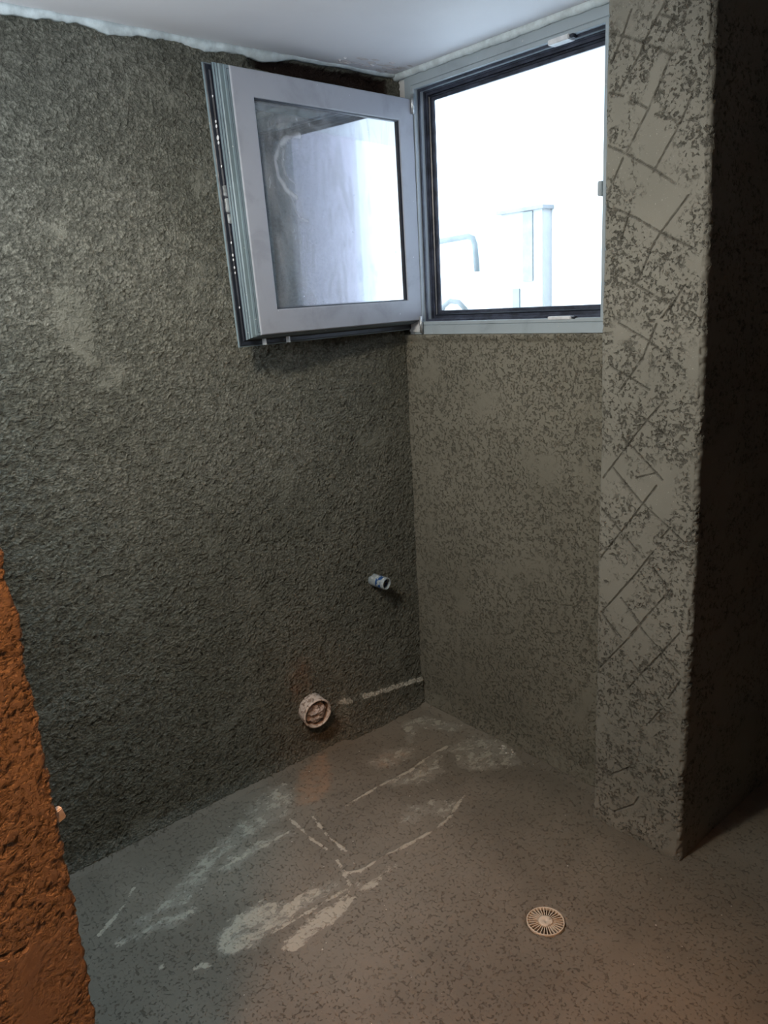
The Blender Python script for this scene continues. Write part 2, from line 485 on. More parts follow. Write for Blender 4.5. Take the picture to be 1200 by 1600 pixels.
def prep(L, pad):
    return [(min(p[0] for p in l) - pad, max(p[0] for p in l) + pad, min(p[1] for p in l) - pad, max(p[1] for p in l) + pad, l) for l in L]


POLYB = prep(POLY, 0.04); LINEB = prep(LINE, 0.02); SCRB = prep(SCR, 0.012)
POLY_STRONG = {0: 0.7, 1: 0.8, 2: 1.15, 3: 0.95, 10: 0.9, 11: 1.0, 9: 0.6}


def poly_amount(u, v, idx):
    x0, x1, y0, y1, l = POLYB[idx]
    if not (x0 < u < x1 and y0 < v < y1): return 0.0
    d = min(seg_dist((u, v), l[i - 1], l[i]) for i in range(len(l)))
    if inside((u, v), l): d = -d
    return 1 - sstep(-0.03, 0.04, d)


def f_smear(u, v):
    r = 0.0
    for i, w in POLY_STRONG.items():
        r = max(r, w * poly_amount(u, v, i))
    for x0, x1, y0, y1, l in LINEB:
        if x0 < u < x1 and y0 < v < y1:
            d = min(seg_dist((u, v), l[i], l[i + 1]) for i in range(len(l) - 1))
            r = max(r, 0.9 * (1 - sstep(0.002, 0.013, d)))
    return r


def f_thin(u, v):
    return max([poly_amount(u, v, i) * 0.8 for i in (0, 1, 5, 6, 7, 8, 9, 12, 13, 14)])


def f_orange(u, v):  # orange tone over three of the traced floor patches
    return max(poly_amount(u, v, 4) * 0.8, poly_amount(u, v, 5) * 0.6, poly_amount(u, v, 6) * 0.35)


DR = (1.12, -0.601)      # floor drain centre


def floor_fn(u, v):
    z = 0.004 * nz(u, v, 0, 2.2, 3) + 0.0015 * nz(u, v, 0, 9, 5)
    for x0, x1, y0, y1, l in LINEB[:3]:
        if x0 < u < x1 and y0 < v < y1:
            d = min(seg_dist((u, v), l[i], l[i + 1]) for i in range(len(l) - 1))
            z += 0.004 * (1 - sstep(0.0, 0.012, d))
    # mortar heaped against the wall feet
    z += 0.012 * (1 - sstep(0.0, 0.05, abs(v))) * (1 if u < 0.95 else 0) + 0.010 * (1 - sstep(0.0, 0.04, u))
    d = math.hypot(u - DR[0], v - DR[1])
    if d < 0.20:
        k = 1 - sstep(0.058, 0.20, d)
        z = z * (1 - k) - 0.002 * k
        if d < 0.0515: z = -0.022
    return (u, v, z)


fx = axis_line(-0.02, 1.75, 0.007) + axis_line(1.75, 3.2, 0.1)[1:]
fy = axis_line(-2.0, 0.02, 0.007) + axis_line(0.02, 1.5, 0.06)[1:]
floor = link('floor', grid_slab(fx, fy, floor_fn, (0, 0, -0.12), {'smear': f_smear, 'thin': f_thin, 'orange_tint': f_orange}), M['floor'],
             kind='structure', label='wet grey cement screed floor with pale mortar smears')
box('floor', (0.6, 4.0, -5.0, -2.0, -0.12, 0.0), M['floor'], kind='structure', label='bare cement floor of the corridor behind the doorway')


# --- left wall: coarse render, bulging foot, torn-out slot above the sash
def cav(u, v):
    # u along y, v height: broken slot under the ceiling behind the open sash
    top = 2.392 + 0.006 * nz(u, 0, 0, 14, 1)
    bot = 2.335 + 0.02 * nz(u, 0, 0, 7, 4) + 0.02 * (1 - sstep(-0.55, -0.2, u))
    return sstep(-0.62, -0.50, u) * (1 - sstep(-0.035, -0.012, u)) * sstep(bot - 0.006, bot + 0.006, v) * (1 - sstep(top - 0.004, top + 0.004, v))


def ledge_z(u):
    return 0.118 + 0.125 * max(0, -u - 0.03) + 0.004 * nz(u, 0, 0, 25, 8)


def left_fn(u, v):
    x = 0.006 * nz(0, u, v, 2.5, 1) + 0.003 * nz(0, u, v, 7, 2)
    x -= 0.05 * cav(u, v)
    lz = ledge_z(u)
    k = sstep(-0.44, -0.40, u) * (1 - sstep(-0.006, 0.0, u))
    x += k * 0.018 * (1 - sstep(lz - 0.006, lz + 0.012, v))
    x += 0.012 * (1 - sstep(0.0, 0.06, v))
    # small trowel ridge running into the water pipe
    d = seg_dist((u, v), (-0.34, 0.70), (-0.235, 0.63))
    x += 0.006 * (1 - sstep(0.003, 0.014, d))
    return (x, u, v)


def left_pale(u, v):
    lz = ledge_z(u)
    a = (1 - sstep(0.004, 0.011, abs(v - lz))) * sstep(-0.37, -0.30, u) * 1.0
    a = max(a, (1 - sstep(0.004, 0.02, abs(v - lz))) * sstep(-0.46, -0.44, u) * (1 - sstep(-0.385, -0.365, u)) * 0.85)
    return a


def left_warm_light(u, v):  # warm lamp glow around the waste pipe, painted into the wall colour
    d = math.hypot((u + 0.60), (v - 0.33) * 0.7)
    e = math.hypot(u + 0.44, v - 0.10)
    return 0.85 * (1 - sstep(0.02, 0.13, d)) + 0.5 * (1 - sstep(0.02, 0.10, e))


ly = axis_line(-1.86, 0.02, 0.007)
lz_ = axis_line(-0.02, 2.41, 0.007)
link('wall_left', grid_slab(ly, lz_, left_fn, (-0.15, 0, 0), {'cavity': cav, 'pale': left_pale, 'orange_tint': left_warm_light}), M['plaster_left'],
     kind='structure', label='dark green-grey rough cement rendered wall left of the corner')


# --- back wall under the window, and its strip over the window
def back_fn(u, v):
    y = 0.004 * nz(u, 0, v, 2.5, 11) + 0.002 * nz(u, 0, v, 8, 12)
    y -= 0.014 * (1 - sstep(0.0, 0.07, v))
    y -= 0.010 * sstep(1.50, 1.515, v) * (1 + nz(u, 0, v, 20, 3))
    return (u, y, v)


bx_ = axis_line(-0.02, 0.97, 0.007)
link('wall_back', grid_slab(bx_, axis_line(-0.02, 1.524, 0.007), back_fn, (0, 0.22, 0)), M['plaster_back'],
     kind='structure', label='grey-brown pitted cement wall under the small window')
box('wall_back', (-0.15, 1.0, 0.0, 0.07, 2.388, 2.44), M['filler'], kind='structure', label='white filled strip of wall above the window')
box('wall_back', (-0.15, 0.036, 0.02, 0.07, 1.524, 2.388), M['outer_white'], kind='structure', label='dark masonry at the hinge side of the window')
box('wall_back', (0.892, 1.0, 0.0, 0.25, 1.524, 2.388), M['outer_grey'], kind='structure', label='masonry between window frame and pillar')


# --- pillar: scratched skim coat, rounded ragged arris
def pil_right(v):
    return 1.243 - 0.010 * sstep(1.1, 2.4, v) * 2.0


def path_pt(s, v):
    """s in metres along the section: 0..0.14 left cheek, then front 0.30, then right cheek"""
    L, R = 0.944, pil_right(v)
    wl, wf = 0.14, 0.30
    if s < wl: return Vector((L, 0.01 - s)), Vector((-1, 0))
    if s < wl + wf:
        t = (s - wl) / wf
        return Vector((L + (R - L) * t, -0.13)), Vector((0, -1))
    return Vector((R, -0.13 + (s - wl - wf))), Vector((1, 0))


PS = axis_line(0, 0.14, 0.01) + axis_line(0.14, 0.44, 0.0027)[1:] + axis_line(0.44, 0.52, 0.006)[1:] + axis_line(0.52, 1.9, 0.06)[1:]


def pil_fn(s, v):
    p, nrm = path_pt(s, v)
    x, y = p
    dl = abs(s - 0.14); dr = abs(s - 0.44)
    # worn arrises
    rr = 0.006 + 0.005 * nz(0, 0, v, 13, 5) + 0.005 * nz(0, 0, v, 37, 9) + 0.004 * nz(0, 0, v, 110, 9)
    k = max(0, 1 - dr / 0.012)
    x += -rr * k * 0.9 + 0.003 * nz(s, 0, v, 60, 4) * (1 if dr < 0.02 else 0); y += rr * k * 0.6 * (1 if s <= 0.44 else 0)
    k2 = max(0, 1 - dl / 0.010)
    x += 0.004 * k2; y += 0.003 * k2
    x += 0.003 * nz(s, 0, v, 6, 8)
    y += 0.004 * nz(s, 1, v, 4, 9) * (1 if 0.14 <= s <= 0.44 else 0.3)
    # foot spreading out in blobs
    ft = 1 - sstep(0.0, 0.10, v)
    ft2 = ft * (0.5 + 0.8 * nz(s, 0, v, 12, 2))
    if 0.14 <= s <= 0.45: y -= 0.014 * ft2
    if s > 0.42: x += 0.008 * ft2 * (1 - sstep(0.44, 0.6, s))
    return (x, y, v)


def scr_fn(s, v):
    if not 0.14 < s < 0.44: return 0.0
    u = 0.944 + (s - 0.14) / 0.30 * (pil_right(v) - 0.944)
    r = 0.0
    for x0, x1, y0, y1, l in SCRB:
        if x0 < u < x1 and y0 < v < y1:
            d = min(seg_dist((u, v), l[i], l[i + 1]) for i in range(len(l) - 1))
            r = max(r, 1 - sstep(0.0008, 0.0036, d + 0.0014 * nz(u, 0, v, 70, 6)))
    return r


pv = axis_line(-0.02, 2.41, 0.003)
me = grid_slab(PS, pv, pil_fn, (0, 0, 0.0), {'scratch': scr_fn})
# open back: close the section with a straight rear face instead of the shifted copy
link('pillar', me, M['plaster_pillar'], kind='structure', label='pale cement pillar with criss-cross scratched grooves right of the window')

# --- ceiling and its ragged edge filler
box('ceiling', (-0.15, 3.2, -1.92, 1.5, H, H + 0.12), M['ceiling'], kind='structure', label='smooth white painted ceiling')
box('ceiling', (0.6, 4.0, -5.0, -1.92, 2.70, 2.82), M['ceiling'], kind='structure', label='corridor ceiling')


def strip(name, pts, label):
    """ragged plaster strip: pts = list of (top point, outward dir, height)"""
    bm = bmesh.new()
    rows = []
    for top, out, h in pts:
        t = Vector(top); o = Vector(out)
        rows.append([bm.verts.new(t - o * 0.012), bm.verts.new(t + o * 0.012), bm.verts.new(t + o * 0.009 - Vector((0, 0, h * .5))),
                     bm.verts.new(t + o * 0.004 - Vector((0, 0, h))), bm.verts.new(t - o * 0.012 - Vector((0, 0, h)))])
    for a, b in zip(rows, rows[1:]):
        for k in range(5):
            bm.faces.new((a[k], a[(k + 1) % 5], b[(k + 1) % 5], b[k]))
    bm.faces.new(rows[0]); bm.faces.new(rows[-1][::-1])
    bmesh.ops.recalc_face_normals(bm, faces=bm.faces[:])
    return link(name, from_bm(bm, True), M['filler'], kind='structure', label=label)


pts = []
for y in axis_line(-1.84, -0.01, 0.008):
    h = 0.020 + 0.010 * nz(y, 0, 0, 5, 2) + 0.005 * nz(y, 0, 0, 33, 3) + 0.003 * nz(y, 0, 0, 90, 3)
    h += 0.012 * math.exp(-((y + 1.02) / 0.06) ** 2) + 0.010 * math.exp(-((y + 0.73) / 0.05) ** 2) + 0.014 * math.exp(-((y + 0.55) / 0.04) ** 2)
    h *= 0.85 * (1 - 0.55 * sstep(-0.5, -0.40, y))
    pts.append(((0.004 + 0.006 * nz(y, 0, 0, 18, 7), y, H + 0.001), (1, 0, 0), max(0.005, h)))
strip('trim_1', pts, 'ragged white filler strip along the top of the left wall')
pts = []
for x in axis_line(0.0, 0.95, 0.008):
    h = 0.018 + 0.003 * nz(x, 0, 0, 9, 12) + 0.002 * nz(x, 0, 0, 50, 13)
    pts.append(((x, -0.004, H + 0.001), (0, -1, 0), h))
strip('trim_2', pts, 'pale filler strip between ceiling and window frame')
# flakes of broken filler stuck on the ceiling by the corner
bm = bmesh.new()
for i in range(26):
    cx, cy = random.uniform(0.02, 0.13), random.uniform(-0.30, -0.03)
    r = random.uniform(0.006, 0.02)
    vs = [bm.verts.new((cx + r * random.uniform(.6, 1.1) * math.cos(a) * 0.6, cy + r * random.uniform(.7, 1.3) * math.sin(a) * 1.4, H - 0.0005)) for a in [k * math.pi / 3 for k in range(6)]]
    ap = bm.verts.new((cx, cy, H - random.uniform(0.002, 0.005)))
    for k in range(6): bm.faces.new((vs[k], vs[(k + 1) % 6], ap))
link('trim_3', from_bm(bm), simple('stained_filler', (0.62, 0.58, 0.58), 0.8, var=0.12), kind='structure',
     label='stained filler crumbs on the ceiling at the corner').data.polygons.foreach_set('use_smooth', [False] * 156)

# --- shell out of view
box('wall_right', (2.95, 3.10, -2.0, 1.5, -0.02, 2.45), M['dark_wall'], kind='structure', label='dark wall out of view on the right')
box('wall_far', (1.24, 3.0, 1.30, 1.45, -0.02, 2.45), M['dark_wall'], kind='structure', label='dark far wall of the side space')


# doorway the camera looks through
def near_fn(u, v):
    # u runs along y on the reveal at x = 1.30
    x = 1.30 + 0.004 * nz(0, u, v, 5, 3)
    y = u
    k = max(0, 1 - abs(u + 1.80) / 0.012)
    y -= 0.008 * sstep(0.9, 1.5, v)
    y -= k * (0.004 + 0.004 * nz(0, 0, v, 18, 2) + 0.003 * nz(0, 0, v, 60, 2))
    return (x, y + 0.004 * nz(0, 0, v, 3, 7) * k, v)


def near_groove(u, v):
    r = 0.0
    for a, b, w in (((-1.92, 1.278), (-1.845, 1.268), 0.006), ((-1.92, 0.90), (-1.87, 0.89), 0.004)):
        r = max(r, 1 - sstep(w * .4, w, seg_dist((u, v), a, b) + 0.002 * nz(0, u, v, 60, 2)))
    return r


link('wall_near', grid_slab(axis_line(-1.92, -1.80, 0.004), axis_line(-0.02, 2.05, 0.005), near_fn, (-0.12, 0, 0), {'scratch': near_groove}),
     M['plaster_near'], kind='structure', label='doorway jamb lit orange by a warm bulb at the left edge')
box('wall_near', (-0.15, 1.185, -1.92, -1.81, -0.02, 2.45), M['dark_wall'], kind='structure', label='wall left of the doorway')
box('wall_near', (1.185, 2.70, -1.92, -1.81, 2.05, 2.45), M['dark_wall'], kind='structure', label='lintel over the doorway')
box('wall_near', (2.70, 3.0, -1.92, -1.81, -0.02, 2.45), M['dark_wall'], kind='structure', label='wall right of the doorway')
box('wall_corridor', (0.45, 0.60, -5.0, -1.92, -0.02, 2.75), M['dark_wall'], kind='structure', label='corridor wall')
box('wall_corridor', (4.0, 4.15, -5.0, -1.92, -0.02, 2.75), M['dark_wall'], kind='structure', label='corridor wall')
box('wall_corridor', (0.6, 4.0, -5.15, -5.0, -0.02, 2.75), M['dark_wall'], kind='structure', label='corridor wall')
box('wall_corridor', (0.45, 4.15, -1.925, -1.905, 2.45, 2.75), M['dark_wall'], kind='structure', label='corridor wall above the doorway')

# little white plastic packer stuck to the jamb arris
o = box('tile_spacer', (-0.005, 0.005, -0.006, 0.006, -0.009, 0.009), M['white_plastic'], bev=0.0015,
        label='tiny white plastic chip stuck on the edge of the orange jamb', cat='plastic chip')
o.location = (1.294, -1.8005, 1.045)
o.rotation_euler = (0.25, 0.05, 0.2)

# ------------------------------------------------------------------ window
win = bpy.data.objects.new('window_1', None); C.objects.link(win)
win['kind'] = 'structure'; win['label'] = 'small open casement window with grey frame in the corner under the ceiling'
FX0, FX1, FZ0, FZ1 = 0.040, 0.890, 1.526, 2.386


def ftf(u, v, d): return (u, d, v)        # depth runs outwards (+y)


YF = 0.004
# mitred light face
link('frame', ring_profile(FX0, FX1, FZ0, FZ1, [(0, YF + 0.066), (0, YF + 0.001), (0.001, YF), (0.030, YF), (0.032, YF + 0.003), (0.034, YF), (0.0435, YF), (0.045, YF + 0.0015),
     (0.045, YF + 0.022), (0.050, YF + 0.022), (0.050, YF + 0.066)], ftf), M['frame'], win)
# dark rebate steps and gaskets
link('rebate', ring_profile(FX0 + 0.045, FX1 - 0.045, FZ0 + 0.045, FZ1 - 0.045, [(-0.002, YF + 0.018), (0.007, YF + 0.018), (0.007, YF + 0.024), (0.002, YF + 0.027),
     (0.002, YF + 0.040), (0.010, YF + 0.040), (0.010, YF + 0.048), (0.018, YF + 0.048), (0.018, YF + 0.058), (0.034, YF + 0.058), (0.036, YF + 0.060), (0.036, YF + 0.066), (-0.002, YF + 0.066)], ftf), M['navy'], win)
link('gasket', ring_profile(FX0 + 0.063, FX1 - 0.063, FZ0 + 0.063, FZ1 - 0.063, [(0, YF + 0.058), (0, YF + 0.053), (0.003, YF + 0.050), (0.007, YF + 0.053), (0.007, YF + 0.058)], ftf), M['rubber'], win)
g0 = 0
for (x0, x1, z0, z1) in ((0.655, 0.728, 2.331, 2.345), (0.655, 0.742, 1.567, 1.577)):
    bm = box_bm(x0, x1, YF - 0.004, YF + 0.03, z0, z1, 0.002)
    o = link('strike_plate', from_bm(bm), M['white_plastic'], win)
    up = z0 > 2
    box('screw', (x1 + 0.002, x1 + 0.016, YF - 0.002, YF + 0.012, z0 + 0.001, z1 - 0.002), M['rubber'], o, 0.002)
box('strike_plate', (0.832, 0.846, YF - 0.006, YF + 0.02, 1.905, 1.945), M['frame'], win, 0.002)
# outer sill and head linings of the opening
box('window_sill', (0.0, 0.89, 0.074, 0.26, 1.50, 1.545), M['frame'], win, 0.003)

# --- casement sash, swung in against the left wall
NB = Vector((0.155, -0.744, 1.570)); NTp = Vector((0.155, -0.769, 2.302))
FB = Vector((0.083, 0.006, 1.576)); FT = Vector((0.083, 0.001, 2.311))
W, SH = 0.755, 0.733
dep = Vector((-0.9957, -0.0925, 0)).normalized()


def stf(u, v, d):                          # u 0 hinge .. W lock side, v 0 .. SH, d behind the outer face
    s, t = u / W, v / SH
    p = FB * (1 - s) * (1 - t) + NB * s * (1 - t) + FT * (1 - s) * t + NTp * s * t
    return p + dep * d


SD = 0.058
front = [(0.000, 0.006), (0.0015, 0.0015), (0.004, 0.0), (0.070, 0.0), (0.0725, 0.0012), (0.0745, 0.006), (0.0745, SD - 0.004), (0.0, SD - 0.004)]
sash = link('casement_sash', ring_profile(0, W - 0.016, 0, SH, front, stf), M['sash'], win)
edge = [(0.0185, 0.0045), (0.010, 0.0045), (0.0095, 0.006), (0.0085, 0.006), (0.008, 0.0045), (0.001, 0.0045), (0.001, 0.010), (0.008, 0.0115), (0.008, 0.0175), (-0.004, 0.019), (-0.0055, 0.021), (-0.0055, 0.0255), (-0.0035, 0.0265), (-0.0055, 0.0275),
        (-0.008, 0.0290), (-0.008, 0.0345), (-0.006, 0.0355), (-0.008, 0.0365), (-0.011, 0.038), (-0.011, 0.0425), (-0.009, 0.0445), (0.006, 0.046),
        (0.006, 0.0545), (0.03, 0.0545), (0.03, 0.0065), (0.0185, 0.0065)]
link('edge_profile', ring_profile(0, W, 0, SH, edge, stf), M['sash_edge'], sash)
for d0, u0 in ((0.0060, 0.0092), (0.0145, -0.0003 + 0.0085), (0.0265, -0.0042), (0.0355, -0.0070), (0.0435, -0.0100)):
    link('seam', ring_profile(0, W, 0, SH, [(u0 - 0.0016, d0 - 0.0012), (u0 - 0.0016, d0 + 0.0012), (u0 + 0.004, d0 + 0.0012), (u0 + 0.004, d0 - 0.0012)], stf), M['navy'], sash)
link('hardware_channel', ring_profile(0, W, 0, SH, [(0.007, 0.0455), (0.001, 0.0455), (0.001, 0.0475), (0.004, 0.049), (0.001, 0.0505), (0.001, 0.054), (0.007, 0.054)], stf), M['steel'], sash)
# overlap flange at the room side: dark gasket face, thin light lip
link('flange', ring_profile(0, W, 0, SH - 0.020, [(0.004, 0.0545), (-0.030, 0.0545), (-0.0322, 0.0555), (-0.0322, 0.0595), (0.07, 0.066), (0.07, 0.0545)], stf), M['sash_edge'], sash)
link('gasket', ring_profile(0, W, 0, SH - 0.020, [(0.003, 0.0546), (0.003, 0.0515), (-0.012, 0.0505), (-0.016, 0.0535), (-0.027, 0.0525), (-0.0295, 0.0546)], stf), M['rubber'], sash)
# glazing gasket, panes, spacer
link('glazing_gasket', ring_profile(0.0735, W - 0.0735, 0.0735, SH - 0.0735, [(0, 0.003), (0.0035, 0.0055), (0.0035, 0.012), (0, 0.012)], stf), M['rubber'], sash)


def pane(d0, d1, mat, fine=False):
    a, b, c, d = 0.073, W - 0.073, 0.073, SH - 0.073
    us = axis_line(a, b, 0.006 if fine else 0.6); vs = axis_line(c, d, 0.006 if fine else 0.6)
    bk = tuple(dep * (d1 - d0))
    at = None
    if fine:
        arcs = [[(0.50, 0.575), (0.55, 0.565), (0.585, 0.54), (0.605, 0.50), (0.60, 0.455), (0.575, 0.42), (0.54, 0.40)],
            [(0.60, 0.60), (0.57, 0.615), (0.50, 0.62), (0.42, 0.60)], [(0.56, 0.41), (0.545, 0.36), (0.53, 0.34), (0.50, 0.33)],
            [(0.63, 0.50), (0.635, 0.44), (0.615, 0.36)], [(0.57, 0.53), (0.58, 0.49), (0.565, 0.455), (0.54, 0.44)],
            [(0.59, 0.33), (0.585, 0.20)], [(0.56, 0.30), (0.55, 0.14)], [(0.62, 0.28), (0.61, 0.12)]]

        def wipe(u, v):
            r = 0
            for k, l in enumerate(arcs):
                dd = min(seg_dist((u, v), l[i], l[i + 1]) for i in range(len(l) - 1))
                r = max(r, (0.8, 0.3, 0.4, 0.25, 0.45, 0.2, 0.25, 0.2)[k] * (1 - sstep(0.001, 0.012 if k < 5 and k != 3 else 0.028, dd + 0.005 * nz(u, v, 0, 40, 2))))
            return r
        at = {'wipe': wipe}
    me = grid_slab(us, vs, lambda u, v: stf(u, v, d0), bk, at)
    for p in me.polygons: p.use_smooth = False
    return link('pane', me, mat, sash)


pane(0.012, 0.016, M['film'], True)
pane(0.030, 0.034, M['glass'])
link('spacer_bar', ring_profile(0.0735, W - 0.0735, 0.0735, SH - 0.0735, [(0, 0.0165), (0.007, 0.0165), (0.007, 0.0295), (0, 0.0295)], stf), M['spacer'], sash)

# lock keeper on the edge of the sash, with its cut-outs
def lock_plate():
    bm = bmesh.new()
    cx = W + 0.006
    parts = [(0.35, 0.395, 0.044, 0.052), (0.395, 0.43, 0.046, 0.053), (0.32, 0.352, 0.041, 0.048)]
    for v0, v1, d0, d1 in parts:
        vs = [bm.verts.new(stf(u, v, d)) for d in (d0, d1) for u, v in ((W + 0.001, v0), (W + 0.0205, v0 + .004), (W + 0.0205, v1 - .004), (W + 0.001, v1))]
        for f in ((0, 1, 2, 3), (4, 5, 6, 7), (0, 1, 5, 4), (1, 2, 6, 5), (2, 3, 7, 6), (3, 0, 4, 7)):
            bm.faces.new([vs[i] for i in f])
    bmesh.ops.recalc_face_normals(bm, faces=bm.faces[:])
    bmesh.ops.bevel(bm, geom=bm.edges[:], offset=0.0015, segments=2, affect='EDGES')
    return from_bm(bm)


link('lock_keeper', lock_plate(), M['steel'], sash)
for v, r in ((0.66, 0.0030), (0.595, 0.0035), (0.583, 0.004), (0.553, 0.0055), (0.540, 0.004), (0.478, 0.003), (0.27, 0.003), (0.235, 0.0035), (0.222, 0.003), (0.20, 0.0035), (0.185, 0.003), (0.085, 0.003)):
    bm = bmesh.new()
    bmesh.ops.create_icosphere(bm, subdivisions=2, radius=r)
    for q_ in bm.verts:
        q_.co = Vector(stf(W + 0.0155, v, 0.0500)) + Vector((q_.co.x, q_.co.y * 0.6, q_.co.z * 1.3))
    link('screw', from_bm(bm, True), M['white_plastic'], sash)
# hinges at the corner side
for v0 in (-0.03, SH - 0.03):
    bm = box_bm(0.02, 0.075, -0.004, 0.03, 1.576 + v0 - 0.012, 1.576 + v0 + 0.03, 0.003)
    h = link('hinge', from_bm(bm), M['white_plastic'] if v0 < 0 else M['frame'], sash)
    link('hinge_pin', tube_mesh([(0.088, -0.006, 1.576 + v0 - 0.016), (0.088, -0.006, 1.576 + v0 + 0.045)], 0.006, 12), M['steel'], sash)
# two small clips under the sash
for u in (W - 0.055, W - 0.15):
    link('clip', mapped_box(u, u + 0.005, -0.030, -0.012, 0.030, 0.045, stf), M['white_plastic'], sash)

# ------------------------------------------------------------------ plumbing stubs
pvc = dirty_paint('pvc_with_cement', (0.66, 0.60, 0.55), (0.30, 0.24, 0.20), 0.5, (0.46, 0.56))
dp = bpy.data.objects.new('drain_pipe', None); C.objects.link(dp)
dp['label'] = 'white plastic waste pipe stub poking out low on the left wall'; dp['category'] = 'pipe'
dp.location = (0.0, -0.565, 0.198)
dp.rotation_euler = (0, math.radians(90 + 4), math.radians(-6))
R_ = 0.056
bm = lathe([(R_ - 0.004, -0.05), (R_, -0.05), (R_, 0.050), (R_ - 0.001, 0.0515), (R_ - 0.0035, 0.0515), (R_ - 0.0045, 0.050), (R_ - 0.0045, -0.05), (R_ - 0.004, -0.05)], 64)
link('pipe_wall', from_bm(bm, True), pvc, dp)
bm = lathe([(R_ + 0.0002, 0.040), (R_ + 0.0022, 0.041), (R_ + 0.0022, 0.049), (R_ + 0.0002, 0.0505)], 64)
link('pipe_rim', from_bm(bm, True), pvc, dp)
# crumpled paper / bag pushed into the mouth
bm = bmesh.new()
bmesh.ops.create_icosphere(bm, subdivisions=6, radius=1.0)
for v in bm.verts:
    c = v.co.copy()
    n1 = 1 - abs(noise.noise(c * 1.7 + Vector((3, 1, 5)))) * 2.2
    n2 = 1 - abs(noise.noise(c * 3.9 + Vector((9, 2, 1)))) * 2
    n3 = 1 - abs(noise.noise(c * 9 + Vector((1, 7, 1)))) * 2
    k = 0.66 + 0.20 * n1 + 0.10 * n2 + 0.03 * n3
    v.co = Vector((c.x * 0.052 * min(k, 0.96), c.y * 0.052 * min(k, 0.96), c.z * 0.046 * k))
bag = simple('crumpled_bag', (0.52, 0.44, 0.40), 0.45, var=0.25, vscale=25, bump=0.002, bscale=60)
o = link('paper_plug', from_bm(bm, True), bag, None, label='crumpled pinkish grey bag stuffed into the waste pipe mouth', cat='plug')
o.location = (0.0155, -0.567, 0.197)
o.rotation_euler = dp.rotation_euler


def water_mat():
    n = NT('grey_pipe_with_blue_print')
    f = n.noise(60, 2, 0.5, 0.5)
    sc = n.n('ShaderNodeSeparateXYZ'); n.l(n.tc.outputs['Object'], sc.inputs[0])
    band = n.math('MULTIPLY', n.ramp(sc.outputs['Z'], 0.030, 0.032), n.ramp(sc.outputs['Z'], 0.058, 0.056))
    k = n.math('MULTIPLY', n.ramp(f, 0.48, 0.52), band)
    g = n.mix(n.ramp(n.noise(90, 3), 0.55, 0.7), (0.36, 0.42, 0.45, 1), (0.62, 0.66, 0.68, 1))
    n.l(n.mix(k, g, (0.03, 0.09, 0.26, 1)), n.b.inputs['Base Color'])
    n.b.inputs['Roughness'].default_value = 0.4
    return n.m


bm = lathe([(0.019, -0.03), (0.0240, -0.03), (0.0240, 0.070), (0.0230, 0.0715), (0.0195, 0.0715), (0.0188, 0.070), (0.0188, 0.01), (0.0, 0.01)], 40)
wp = link('water_pipe', from_bm(bm, True), water_mat(), None, label='short blue-grey water pipe stub with blue print near the wall corner', cat='pipe')
wp.location = (0.0, -0.232, 0.615)
wp.rotation_euler = (0, math.radians(93), math.radians(8))

# ------------------------------------------------------------------ floor drain
fd = bpy.data.objects.new('floor_drain', None); C.objects.link(fd)
fd['label'] = 'round white spoked drain grate set in the cement floor'; fd['category'] = 'drain'
fd.location = (DR[0], DR[1], 0.0)
brass = dirty_paint('cement_smeared_grate', (0.66, 0.60, 0.49), (0.42, 0.36, 0.28), 0.5, (0.54, 0.62))
bm = lathe([(0.0480, -0.004), (0.0480, 0.0024), (0.0488, 0.0032), (0.0502, 0.0032), (0.0512, 0.0018), (0.0512, -0.010), (0.0480, -0.010), (0.0480, -0.004)], 96)
link('rim', from_bm(bm, True), brass, fd)
bm = lathe([(0.0, 0.0026), (0.003, 0.0024), (0.0035, 0.0034), (0.017, 0.0034), (0.0195, 0.002), (0.0195, -0.004), (0.0, -0.004)], 64)
link('hub', from_bm(bm, True), brass, fd)
spoke = None
for k in range(30):
    a = k * 2 * math.pi / 30 + 0.05
    if spoke is None:
        spoke = link('spoke', from_bm(box_bm(0.0185, 0.0485, -0.0011, 0.0011, -0.003, 0.0024, 0.0004)), brass, fd)
        o = spoke
    else:
        o = spoke.copy(); C.objects.link(o); o.parent = fd
    o.rotation_euler = (0, 0, a)
# cement slurry part-filling the slots
bm = bmesh.new()
rings = []
for r in axis_line(0.018, 0.047, 0.0022):
    row = []
    for k in range(96):
        a = k * 2 * math.pi / 96
        x, y = r * math.cos(a), r * math.sin(a)
        fill = sstep(0.1, 1.1, math.cos(a - 0.35) + 0.9 * noise.noise(Vector((x * 60, y * 60, 3))))
        fill = max(fill, sstep(0.5, 1.0, math.cos(a - 3.6) * 0.8 + noise.noise(Vector((x * 70, y * 70, 9)))))
        row.append(bm.verts.new((x, y, -0.016 + 0.0158 * fill)))
    rings.append(row)
for a, b in zip(rings, rings[1:]):
    for k in range(96):
        bm.faces.new((a[k], a[(k + 1) % 96], b[(k + 1) % 96], b[k]))
ext = bmesh.ops.extrude_face_region(bm, geom=bm.faces[:])
for v in [g for g in ext['geom'] if isinstance(g, bmesh.types.BMVert)]: v.co.z = -0.02
bmesh.ops.recalc_face_normals(bm, faces=bm.faces[:])
link('slurry', from_bm(bm, True), simple('slurry', (0.10, 0.085, 0.065), 0.7, var=0.15, vscale=90), fd)

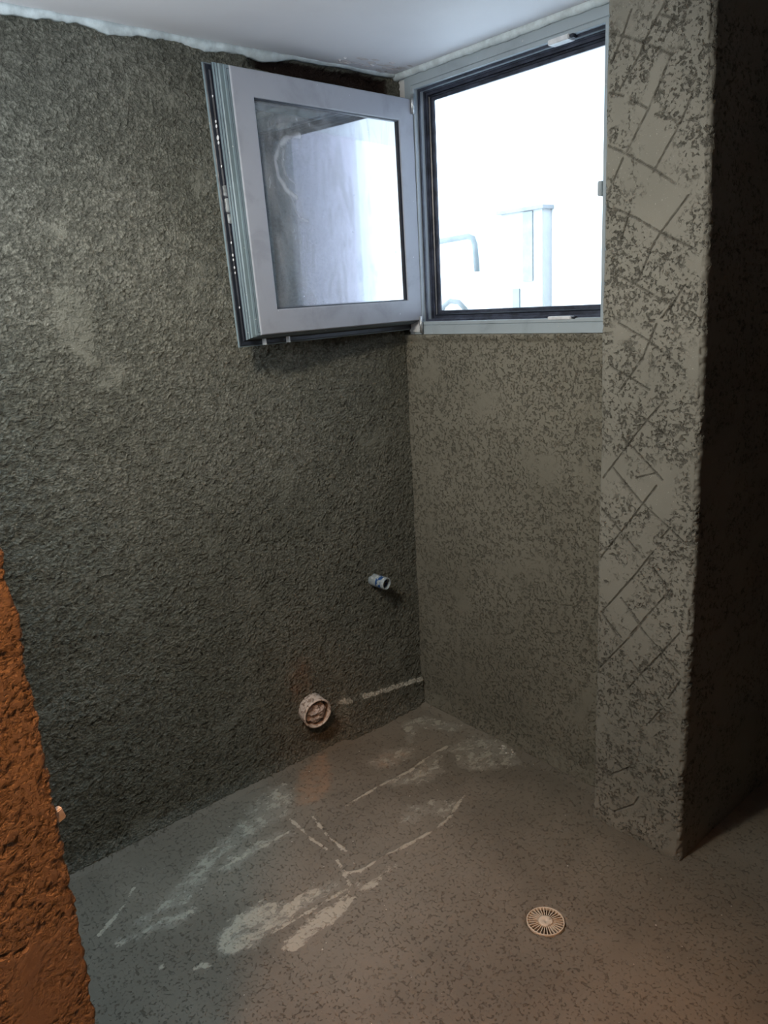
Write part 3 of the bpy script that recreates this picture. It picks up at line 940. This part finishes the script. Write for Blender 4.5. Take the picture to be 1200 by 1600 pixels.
# loose crumbs on floor and at the wall foot
crumb = simple('pale_crumb', (0.62, 0.60, 0.54), 0.8, var=0.1)
bm = bmesh.new()
for i in range(150):
    x, y = random.uniform(0.06, 1.5), random.uniform(-1.4, -0.04)
    r = random.uniform(0.0012, 0.003)
    if i < 10: x, y, r = 0.50 + random.uniform(-.03, .03), -0.035 + random.uniform(-.02, .01), random.uniform(0.003, 0.006)
    if 0.93 < x and y > -0.17: continue
    if math.hypot(x - DR[0], y - DR[1]) < 0.06: continue
    m = Matrix.Translation((x, y, floor_fn(x, y)[2] + 0.001)) @ Matrix.Scale(r, 4)
    bmesh.ops.create_icosphere(bm, subdivisions=1, radius=random.uniform(.8, 1.1), matrix=m)
link('mortar_crumbs', from_bm(bm), crumb, None, label='scattered pale mortar crumbs on the cement floor', cat='crumbs', kind='stuff')

# ------------------------------------------------------------------ outside
nb = bpy.data.objects.new('neighbouring_building', None); C.objects.link(nb)
nb['label'] = 'sunlit white building wall seen through the open window'; nb['category'] = 'building'
nb.location = (-0.8, 1.8, 0)
white = simple('white_render_outside', (0.80, 0.81, 0.82), 0.8, var=0.02, vscale=2, bump=0.001)


def nbox(name, b, mat, parent, bev=0.0):
    return link(name, from_bm(box_bm(b[0] + 0.8, b[1] + 0.8, b[2] - 1.8, b[3] - 1.8, b[4], b[5], bev)), mat, parent)


nbox('wall', (-5.0, 2.6, 1.8, 2.0, -0.5, 3.4), white, nb)
# recessed shaft opening with hanging pale sheet
wn = nbox('cabinet', (-1.03, -0.72, 1.72, 1.80, 1.30, 2.11), simple('pale_cabinet', (0.36, 0.365, 0.365), 0.6, var=0.03), nb, 0.004)
nbox('cabinet_lid', (-1.05, -0.705, 1.70, 1.80, 2.105, 2.125), simple('cabinet_lid', (0.215, 0.225, 0.235), 0.6), wn)
nbox('cabinet_door', (-0.86, -0.79, 1.712, 1.722, 1.72, 2.10), simple('cabinet_door', (0.235, 0.26, 0.265), 0.5), wn)
nbox('cabinet_panel', (-0.94, -0.89, 1.712, 1.722, 1.35, 1.68), simple('cabinet_panel', (0.20, 0.23, 0.235), 0.5), wn)
o = link('downpipe', tube_mesh([(-1.75, 1.765, 2.0), (-1.50, 1.765, 2.01), (-1.34, 1.765, 2.015), (-1.30, 1.765, 2.0), (-1.285, 1.765, 1.96), (-1.27, 1.765, 1.80)], 0.018),
         simple('grey_pipe_outside', (0.15, 0.17, 0.175), 0.5), None, label='bent grey pipe on the white wall outside the window', cat='pipe')
o = link('cable_loop', tube_mesh([(-1.62, 1.77, 1.54), (-1.58, 1.77, 1.60), (-1.52, 1.77, 1.63), (-1.44, 1.77, 1.62), (-1.38, 1.77, 1.57)], 0.016),
         simple('pale_hose_outside', (0.14, 0.15, 0.15), 0.5), None, label='pale curved hose low on the white wall outside', cat='hose')
# wing wall of our own building, right of the window
wg = link('wing_wall', from_bm(box_bm(0.90, 1.22, 0.255, 0.69, -0.5, 3.4)), M['outer_lavender'], None,
          label='pale lavender outside return wall mirrored in the casement glass', cat='wall')
link('side_wall', from_bm(box_bm(0.92 + 0.8, 1.22 + 0.8, 0.69 - 1.8, 1.8 - 1.8, -0.5, 3.4)), white, nb)
g = box('ground_outside', (-5, 4, 0.22, 1.8, -0.6, -0.5), white, kind='structure', label='pale paved light well outside')
